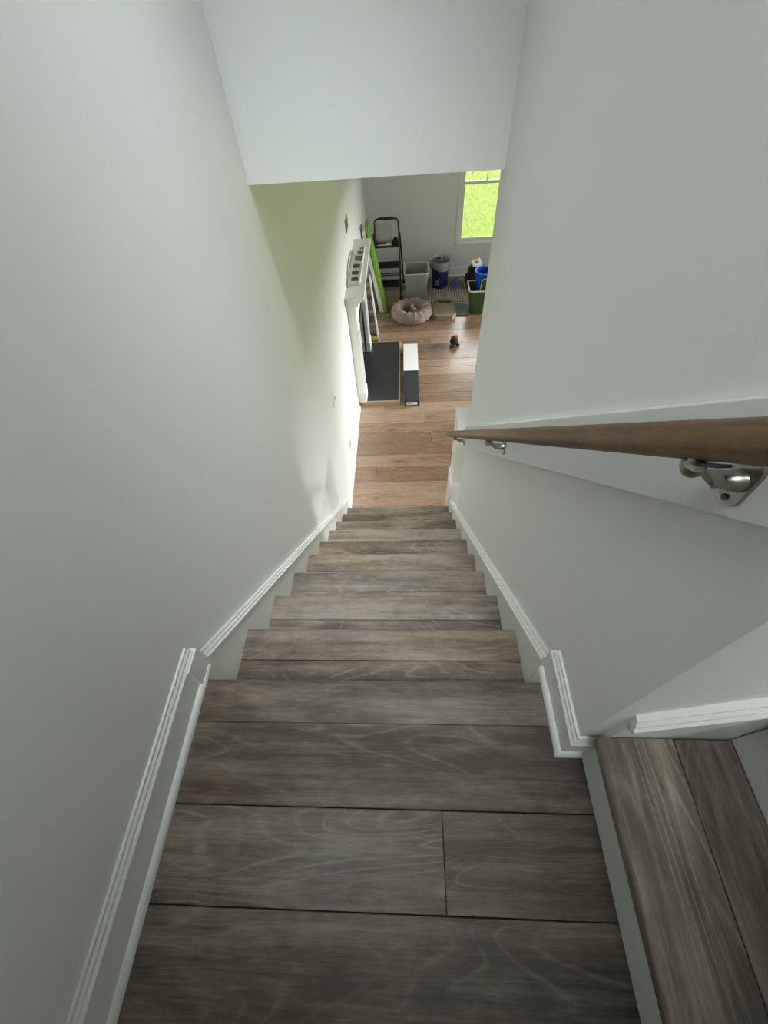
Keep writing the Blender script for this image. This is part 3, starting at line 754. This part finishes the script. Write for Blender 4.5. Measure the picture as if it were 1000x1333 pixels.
# ------------------------------------------------------------------ bins
gbn = tag(empty('waste_bin', (0.700, 6.125, F)), 'tall empty grey rectangular waste bin beside the ladder', 'bin')
b = MB().rrect([(0.135, 0.105, 0.03, 0.0), (0.168, 0.175, 0.035, 0.445), (0.176, 0.190, 0.040, 0.447), (0.176, 0.190, 0.040, 0.462), (0.164, 0.178, 0.034, 0.462), (0.128, 0.100, 0.028, 0.012)], 7)
b.build('bin_body', GREYPL, gbn, True)
def rimpath(hx, hy, r, z, n=7):
    out = []
    for q, (cx, cy) in enumerate(((1, 1), (-1, 1), (-1, -1), (1, -1))):
        for k in range(n):
            a_ = q*PI/2+PI/2*k/(n-1); out.append((cx*(hx-r)+r*math.cos(a_), cy*(hy-r)+r*math.sin(a_), z))
    return out
MB().tube(rimpath(0.172, 0.186, 0.038, 0.462), 0.007, 8, closed=True).build('rim', vary('light_grey_plastic', (0.52, 0.52, 0.49), 0.4, 0.02), gbn, True)

def recycle_mark(parent, r, zc, m, scale=1.0):
    """three bent arrows in a triangle, as flat raised print on the curved face towards the camera (-y)"""
    b = MB()
    ang0 = math.radians(-112)
    def put(u, v): a_ = ang0+u/r; return (r*math.cos(a_)*1.004, r*math.sin(a_)*1.004, zc+v)
    for k in range(3):
        th = PI/2+k*2*PI/3
        def rotp(u, v): return (u*math.cos(th)-v*math.sin(th), u*math.sin(th)+v*math.cos(th))
        for poly in (((0.030, -0.028), (0.030, 0.010), (0.019, 0.010), (0.019, -0.022)), ((0.036, 0.010), (0.0245, 0.028), (0.012, 0.010)), ((0.019, -0.022), (0.030, -0.028), (0.012, -0.040), (0.008, -0.031))):
            b.b.faces.new([b.b.verts.new(put(*[c_*scale for c_ in rotp(*p)])) for p in poly])
    # underline bars
    for (u0, u1, v0, v1) in ((-0.03, 0.03, -0.072, -0.062),):
        b.b.faces.new([b.b.verts.new(put(u*scale, v*scale)) for u, v in ((u0, v0), (u1, v0), (u1, v1), (u0, v1))])
    bmesh.ops.solidify(b.b, geom=b.b.faces[:], thickness=0.001)
    return b.build('recycling_mark', m, parent)

RBH = 0.40
rb = tag(empty('recycling_bin', (1.075, 6.56, F+0.009)), 'round navy blue bin with white recycling mark and clear liner', 'bin')
MB().lathe([(0.0005, 0), (0.112, 0), (0.118, 0.004), (0.135, 0.27), (0.139, 0.272), (0.146, 0.36), (0.139, 0.36), (0.131, 0.27), (0.110, 0.012), (0.0005, 0.010)], 32).build('bin_body', BLUE, rb, True)
recycle_mark(rb, 0.127, 0.145, WHITEPL, 1.15)
b = MB(); n = 40; rings = []
rnd = random.Random(3)
wob = [rnd.uniform(-1, 1) for _ in range(n)]
for j, (r_, z_) in enumerate([(0.120, 0.29), (0.130, 0.31), (0.141, 0.37), (0.149, 0.385), (0.156, 0.372), (0.155, 0.31), (0.153, 0.26)]):
    ring = []
    for k in range(n):
        a_ = 2*PI*k/n; f = wob[k]*0.004*(1 if j else 0.2)
        dz = 0
        if j >= 5: dz = (0.035*math.cos(a_-math.radians(215))-0.012*math.sin(3*a_))*(j-4)/2
        ring.append(b.b.verts.new(((r_+f)*math.cos(a_), (r_+f)*math.sin(a_), z_+dz)))
    rings.append(ring)
for A, B in zip(rings, rings[1:]):
    for k in range(n): b.b.faces.new((A[k], A[(k+1) % n], B[(k+1) % n], B[k]))
b.build('bin_liner', LINER, rb, True)

# clear blue bottle lying next to it
bt = tag(empty('water_jug', (1.315, 6.44, F+0.009)), 'clear blue plastic jug lying by the recycling bin', 'jug')
m_ = Matrix.Rotation(math.radians(75), 4, 'Z') @ Matrix.Translation((0, 0, 0.052)) @ Matrix.Rotation(PI/2, 4, 'Y')
MB().lathe([(0.0005, 0), (0.048, 0.0), (0.052, 0.008), (0.052, 0.13), (0.044, 0.16), (0.022, 0.185), (0.020, 0.215)], 24).xf(m_).build('jug_body', BOTTLE, bt, True)
MB().lathe([(0.0005, 0.232), (0.024, 0.230), (0.024, 0.205)], 18).xf(m_).build('cap', BLUE, bt, True)
MB().tube([m_ @ Vector((0.0, 0.05, 0.02)), m_ @ Vector((0, 0.085, 0.05)), m_ @ Vector((0, 0.085, 0.11)), m_ @ Vector((0, 0.045, 0.15))], 0.007, 8).build('handle', BLUEB, bt, True)

# ------------------------------------------------------------------ rug
rg = MB().rrect([(0.31, 0.39, 0.012, 0.0), (0.31, 0.39, 0.012, 0.006), (0.305, 0.385, 0.01, 0.008)], 3).build('rug', RUG, None, False, (1.165, 6.435, F+0.0005))
tag(rg, 'small grey rug with thin dark stripes under the blue recycling bin', 'rug')

# ------------------------------------------------------------------ pet bed
pb = tag(empty('pet_bed', (0.628, 5.66, F)), 'round fluffy dusty pink pet bed on the brown floor', 'pet bed')
b = MB(); nu, nv = 72, 22
rnd = random.Random(11)
R0, r0 = 0.205, 0.080
grid = []
for i in range(nu):
    a_ = 2*PI*i/nu; row = []
    tuft = 0.006*math.sin(17*a_+0.6)+0.003*math.sin(53*a_)+0.004*math.sin(31*a_+1.3)+0.003*math.sin(7*a_)
    for j in range(nv):
        t = 2*PI*j/nv
        rx = r0*(1.02 if math.cos(t) > 0 else 0.85); rz_ = 0.085
        bump = tuft*max(0, math.sin(t)*0.7+0.3)+rnd.uniform(-0.006, 0.006)
        rad = R0+(rx+bump)*math.cos(t)*(1 if math.cos(t) > 0 else 0.8)
        z_ = 0.085+(rz_+bump)*math.sin(t)
        z_ = max(0.0, z_)
        row.append(b.b.verts.new((rad*1.02*math.cos(a_), rad*0.97*math.sin(a_), z_)))
    grid.append(row)
for i in range(nu):
    for j in range(nv): b.b.faces.new((grid[i][j], grid[(i+1) % nu][j], grid[(i+1) % nu][(j+1) % nv], grid[i][(j+1) % nv]))
b.build('bolster', FUR, pb, True)
MB().lathe([(0.0005, 0.078), (0.06, 0.076), (0.11, 0.070), (0.150, 0.058), (0.150, 0.004), (0.0005, 0.004)], 32).build('cushion', FUR, pb, True)
# toys in the bed
def blob(levels, seed=1, amp=0.12, seg=18):
    rn = random.Random(seed); b = MB(); bmesh.ops.create_icosphere(b.b, subdivisions=3, radius=1)
    ph = [rn.uniform(0, 6) for _ in range(6)]
    for v in b.b.verts:
        c = v.co.copy(); f = 1+amp*(math.sin(3*c.x+ph[0])+math.sin(4*c.y+ph[1])+math.sin(5*c.z+ph[2]))/2
        v.co = Vector((c.x*levels[0]*f, c.y*levels[1]*f, c.z*levels[2]*f))
    return b
t1 = tag(empty('plush_toy', (0.548, 5.650, F+0.108), 0.5), 'small dark plush toy lying in the pet bed', 'toy', 'toys in the pet bed')
blob((0.045, 0.032, 0.026), 1).build('toy_body', BLACKF, t1, True)
blob((0.022, 0.020, 0.018), 2).xf(Matrix.Translation((0.046, 0.01, 0.008))).build('toy_head', BLACKF, t1, True)
TAN = vary('tan_plush', (0.52, 0.36, 0.26), 0.9, 0.3, 30, 0.5, 60)
PINKP = vary('pink_plush', (0.55, 0.25, 0.20), 0.9, 0.3, 30, 0.5, 60)
t2 = tag(empty('plush_toy', (0.665, 5.665, F+0.112), -0.4), 'small tan plush toy with ears lying in the pet bed', 'toy', 'toys in the pet bed')
blob((0.042, 0.030, 0.028), 3).build('toy_body', TAN, t2, True)
blob((0.025, 0.023, 0.022), 4).xf(Matrix.Translation((-0.038, 0.018, 0.022))).build('toy_head', TAN, t2, True)
for s_ in (-1, 1): blob((0.007, 0.012, 0.013), 5).xf(Matrix.Translation((-0.042+s_*0.018, 0.022, 0.046))).build('ear', TAN, t2, True)
t3 = tag(empty('plush_toy', (0.722, 5.605, F+0.098)), 'small pink toy at the right side of the pet bed', 'toy', 'toys in the pet bed')
blob((0.030, 0.024, 0.020), 6, 0.2).build('toy_body', PINKP, t3, True)
blob((0.014, 0.013, 0.013), 7, 0.1).xf(Matrix.Translation((0.028, 0.012, 0.010))).build('toy_head', PINKP, t3, True)

# yellow cloth lump at the foot of the framed print
blob((0.050, 0.022, 0.040), 9, 0.2).xf(Matrix.Translation((0.03, 0, 0.092))).build('cloth_fold', vary('yellow_green_cloth', (0.28, 0.27, 0.06), 0.9, 0.2, 20), gb, True)
blob((0.040, 0.020, 0.030), 10, 0.2).xf(Matrix.Translation((0.055, 0.0, 0.075))).build('cloth_fold', vary('yellow_green_cloth_2', (0.22, 0.22, 0.05), 0.9, 0.2, 20), gb, True)

# ------------------------------------------------------------------ cardboard scratcher / opened carton
cd = tag(empty('cardboard_tray', (1.10, 5.76, F), math.radians(-3)), 'low cardboard tray with cut corners and raised back flap on the floor', 'tray')
hx, hy, ct = 0.165, 0.235, 0.06
octo = [(-hx, -hy+ct+0.02), (-hx+ct, -hy), (hx-ct, -hy), (hx, -hy+ct+0.02), (hx, hy-0.03), (hx-0.03, hy), (-hx+0.03, hy), (-hx, hy-0.03)]
n = len(octo)
b = MB(); b.prism(octo, 'z', 0.0, 0.055); b.build('tray_body', CARD, cd)
b = MB()
inner = [(x_*0.93, y_*0.95) for x_, y_ in octo]
for i in range(n):
    a0, a1 = Vector((*octo[i], 0)), Vector((*octo[(i+1) % n], 0)); c0, c1 = Vector((*inner[i], 0)), Vector((*inner[(i+1) % n], 0))
    vs = [b.b.verts.new(p+Vector((0, 0, z_))) for z_ in (0.055, 0.068) for p in (a0, a1, c1, c0)]
    for f in ((3, 2, 1, 0), (4, 5, 6, 7), (0, 1, 5, 4), (1, 2, 6, 5), (2, 3, 7, 6), (3, 0, 4, 7)): b.b.faces.new([vs[j] for j in f])
b.build('rim', CARD, cd)
b = MB().box(-0.095, 0.095, 0.150, 0.215, 0.056, 0.060); b.build('slot', mat('dark_brown_card', (0.06, 0.035, 0.02), 0.9), cd)
for s_ in (-1, 1):
    b = MB(); b.prism([(s_*0.095, 0.056), (s_*0.099, 0.056), (s_*0.145, 0.100), (s_*0.141, 0.102)], 'y', 0.15, 0.20); b.build('flap', CARD, cd)
b = MB(); b.prism([(0.215, 0.056), (0.219, 0.056), (0.232, 0.092), (0.228, 0.092)], 'x', -0.11, 0.11); b.build('flap', CARD, cd)

# grey cloth mat beside it
gm = tag(empty('cloth_mat', (1.362, 5.815, F+0.0005), math.radians(-4)), 'flat grey blue mottled mat beside the cardboard tray', 'mat')
b = MB().rrect([(0.085, 0.19, 0.01, 0.0), (0.087, 0.192, 0.012, 0.006), (0.083, 0.188, 0.01, 0.012)], 3)
b.build('mat_body', GREYCL, gm)
MB().box(-0.075, 0.088, -0.194, -0.184, 0.0, 0.013).build('edge_binding', BLACKF, gm)
MB().box(0.085, 0.105, -0.03, 0.0, 0.0, 0.012).build('tab', BLACKF, gm)

# ------------------------------------------------------------------ black and orange toy on the floor
ty = tag(empty('chew_toy', (1.175, 4.90, F), 0.3), 'small black and orange toy alone on the bright floor', 'toy')
blob((0.060, 0.050, 0.052), 21, 0.14).xf(Matrix.Translation((0.0, 0.0, 0.060))).build('toy_body', BLACKF, ty, True)
blob((0.035, 0.030, 0.032), 22, 0.12).xf(Matrix.Translation((0.045, 0.045, 0.080))).build('toy_head', ORANGE, ty, True)
blob((0.022, 0.018, 0.012), 23, 0.1).xf(Matrix.Translation((0.020, 0.030, 0.110))).build('orange_patch', ORANGE, ty, True)
for s_ in (-1, 1): blob((0.024, 0.028, 0.020), 24, 0.1).xf(Matrix.Translation((s_*0.045-0.005, -0.050, 0.019))).build('paw', BLACKF, ty, True)

# ------------------------------------------------------------------ long box by the hearth
lb = tag(empty('long_box', (0.603, 3.665, F)), 'long flat black box with a white end label beside the hearth', 'box')
b = MB().box(-0.088, 0.088, 0.0, 1.17, 0, 0.070); b.bevel(0.004, 1); b.build('box_body', vary('charcoal_carton', (0.028, 0.031, 0.034), 0.5, 0.5, 14), lb)
MB().box(-0.062, 0.062, -0.0015, 0.0, 0.016, 0.055).build('end_label', PAPER, lb)
b = MB()
for k, (x0, x1, z_) in enumerate(((-0.05, -0.005, 0.044), (-0.05, -0.012, 0.036), (-0.05, 0.0, 0.028))): b.box(x0, x1, -0.0022, -0.0014, z_, z_+0.003)
b.build('label_print', DARKMET, lb)
ws = tag(MB().box(-0.090, 0.090, 0.0, 0.585, 0, 0.006).bevel(0.0015, 1).build('white_tile', PAPER, None, False, (0.600, 4.252, F+0.0705)), 'white rectangular panel lying on the far end of the black box', 'panel')

# ------------------------------------------------------------------ green tote, blue bucket and bag at the right
gt = tag(empty('storage_tote', (1.62, 5.79, F)), 'sage green storage tote with a white rim partly behind the wall', 'tote')
b = MB().rrect([(0.15, 0.125, 0.03, 0.0), (0.195, 0.165, 0.035, 0.325), (0.195, 0.165, 0.035, 0.335), (0.186, 0.157, 0.03, 0.335), (0.144, 0.12, 0.026, 0.012)], 7)
b.build('tote_body', GREENB, gt, True)
MB().tube(rimpath(0.195, 0.165, 0.035, 0.336), 0.009, 8, closed=True).build('rim', WHITEPL, gt, True)
ldd = tag(empty('tote_lid', (1.655, 5.775, F+0.02)), 'dark green lid standing upright inside the green tote', 'lid')
b = MB().rrect([(0.10, 0.20, 0.04, -0.006), (0.10, 0.20, 0.04, 0.006)], 7)
b.xf(Matrix.Translation((0.02, 0, 0.235)) @ Matrix.Rotation(math.radians(4), 4, 'Y') @ Matrix.Rotation(PI/2, 4, 'X'))
b.xf(Matrix.Translation((0, -0.065, 0)))
b.build('lid_panel', GREEND, ldd)
pth = [Matrix.Translation((0.02, -0.065, 0.235)) @ Matrix.Rotation(math.radians(4), 4, 'Y') @ Matrix.Rotation(PI/2, 4, 'X') @ Vector(p) for p in rimpath(0.10, 0.20, 0.04, 0)]
MB().tube(pth, 0.008, 8, closed=True).build('rim', vary('pale_green_plastic', (0.35, 0.45, 0.30), 0.4, 0.03), ldd, True)
bb_ = tag(empty('bucket', (1.635, 5.865, F+0.0135)), 'bright blue bucket standing in the green tote', 'bucket')
MB().lathe([(0.0005, 0), (0.078, 0), (0.082, 0.005), (0.108, 0.40), (0.116, 0.402), (0.120, 0.43), (0.120, 0.475), (0.128, 0.478), (0.130, 0.49), (0.124, 0.495), (0.113, 0.49), (0.104, 0.39), (0.076, 0.01), (0.0005, 0.008)], 36).build('bucket_body', BLUEB, bb_, True)
MB().tube([(0.127*math.cos(2*PI*k/32), 0.127*math.sin(2*PI*k/32), 0.492) for k in range(32)], 0.007, 8, closed=True).build('rim', vary('pale_blue_plastic', (0.10, 0.25, 0.75), 0.3, 0.03), bb_, True)
bpk = tag(empty('backpack', (1.625, 6.50, F)), 'black bag standing on the floor behind the blue bucket', 'bag')
b = MB().rrect([(0.11, 0.075, 0.05, 0.0), (0.135, 0.105, 0.07, 0.03), (0.14, 0.11, 0.07, 0.18), (0.125, 0.095, 0.065, 0.27), (0.085, 0.06, 0.04, 0.315)], 7)
b.build('bag_body', BLACKF, bpk, True)
b = MB().rrect([(0.05, 0.06, 0.03, 0.0), (0.055, 0.07, 0.035, 0.015), (0.05, 0.06, 0.03, 0.03)], 6)
b.xf(Matrix.Translation((-0.135, -0.01, 0.135)) @ Matrix.Rotation(-PI/2, 4, 'Y')); b.build('side_pocket', BLACKF, bpk, True)
MB().tube([(-0.06, -0.09, 0.06), (-0.06, -0.125, 0.14), (-0.05, -0.105, 0.24), (-0.03, -0.05, 0.31)], 0.012, 8, ry=0.006).build('strap', BLACKF, bpk, True)
MB().tube([(-0.03, 0, 0.31), (-0.025, 0, 0.345), (0.025, 0, 0.345), (0.03, 0, 0.31)], 0.006, 8).build('handle', BLACKF, bpk, True)
pk = tag(empty('snack_packet', (1.60, 6.47, F+0.352)), 'white and orange packet resting on top of the black bag', 'packet')
pk.rotation_euler = (math.radians(12), 0, math.radians(12))
b = MB().rrect([(0.07, 0.085, 0.008, 0.0), (0.075, 0.09, 0.010, 0.012), (0.07, 0.085, 0.008, 0.024)], 3); b.build('packet_body', PAPER, pk)
MB().box(-0.072, 0.05, 0.062, 0.096, 0.006, 0.034).build('orange_end', ORANGE, pk)
MB().box(-0.03, 0.03, -0.04, 0.015, 0.0235, 0.0255).build('printed_patch', GREYCL, pk)
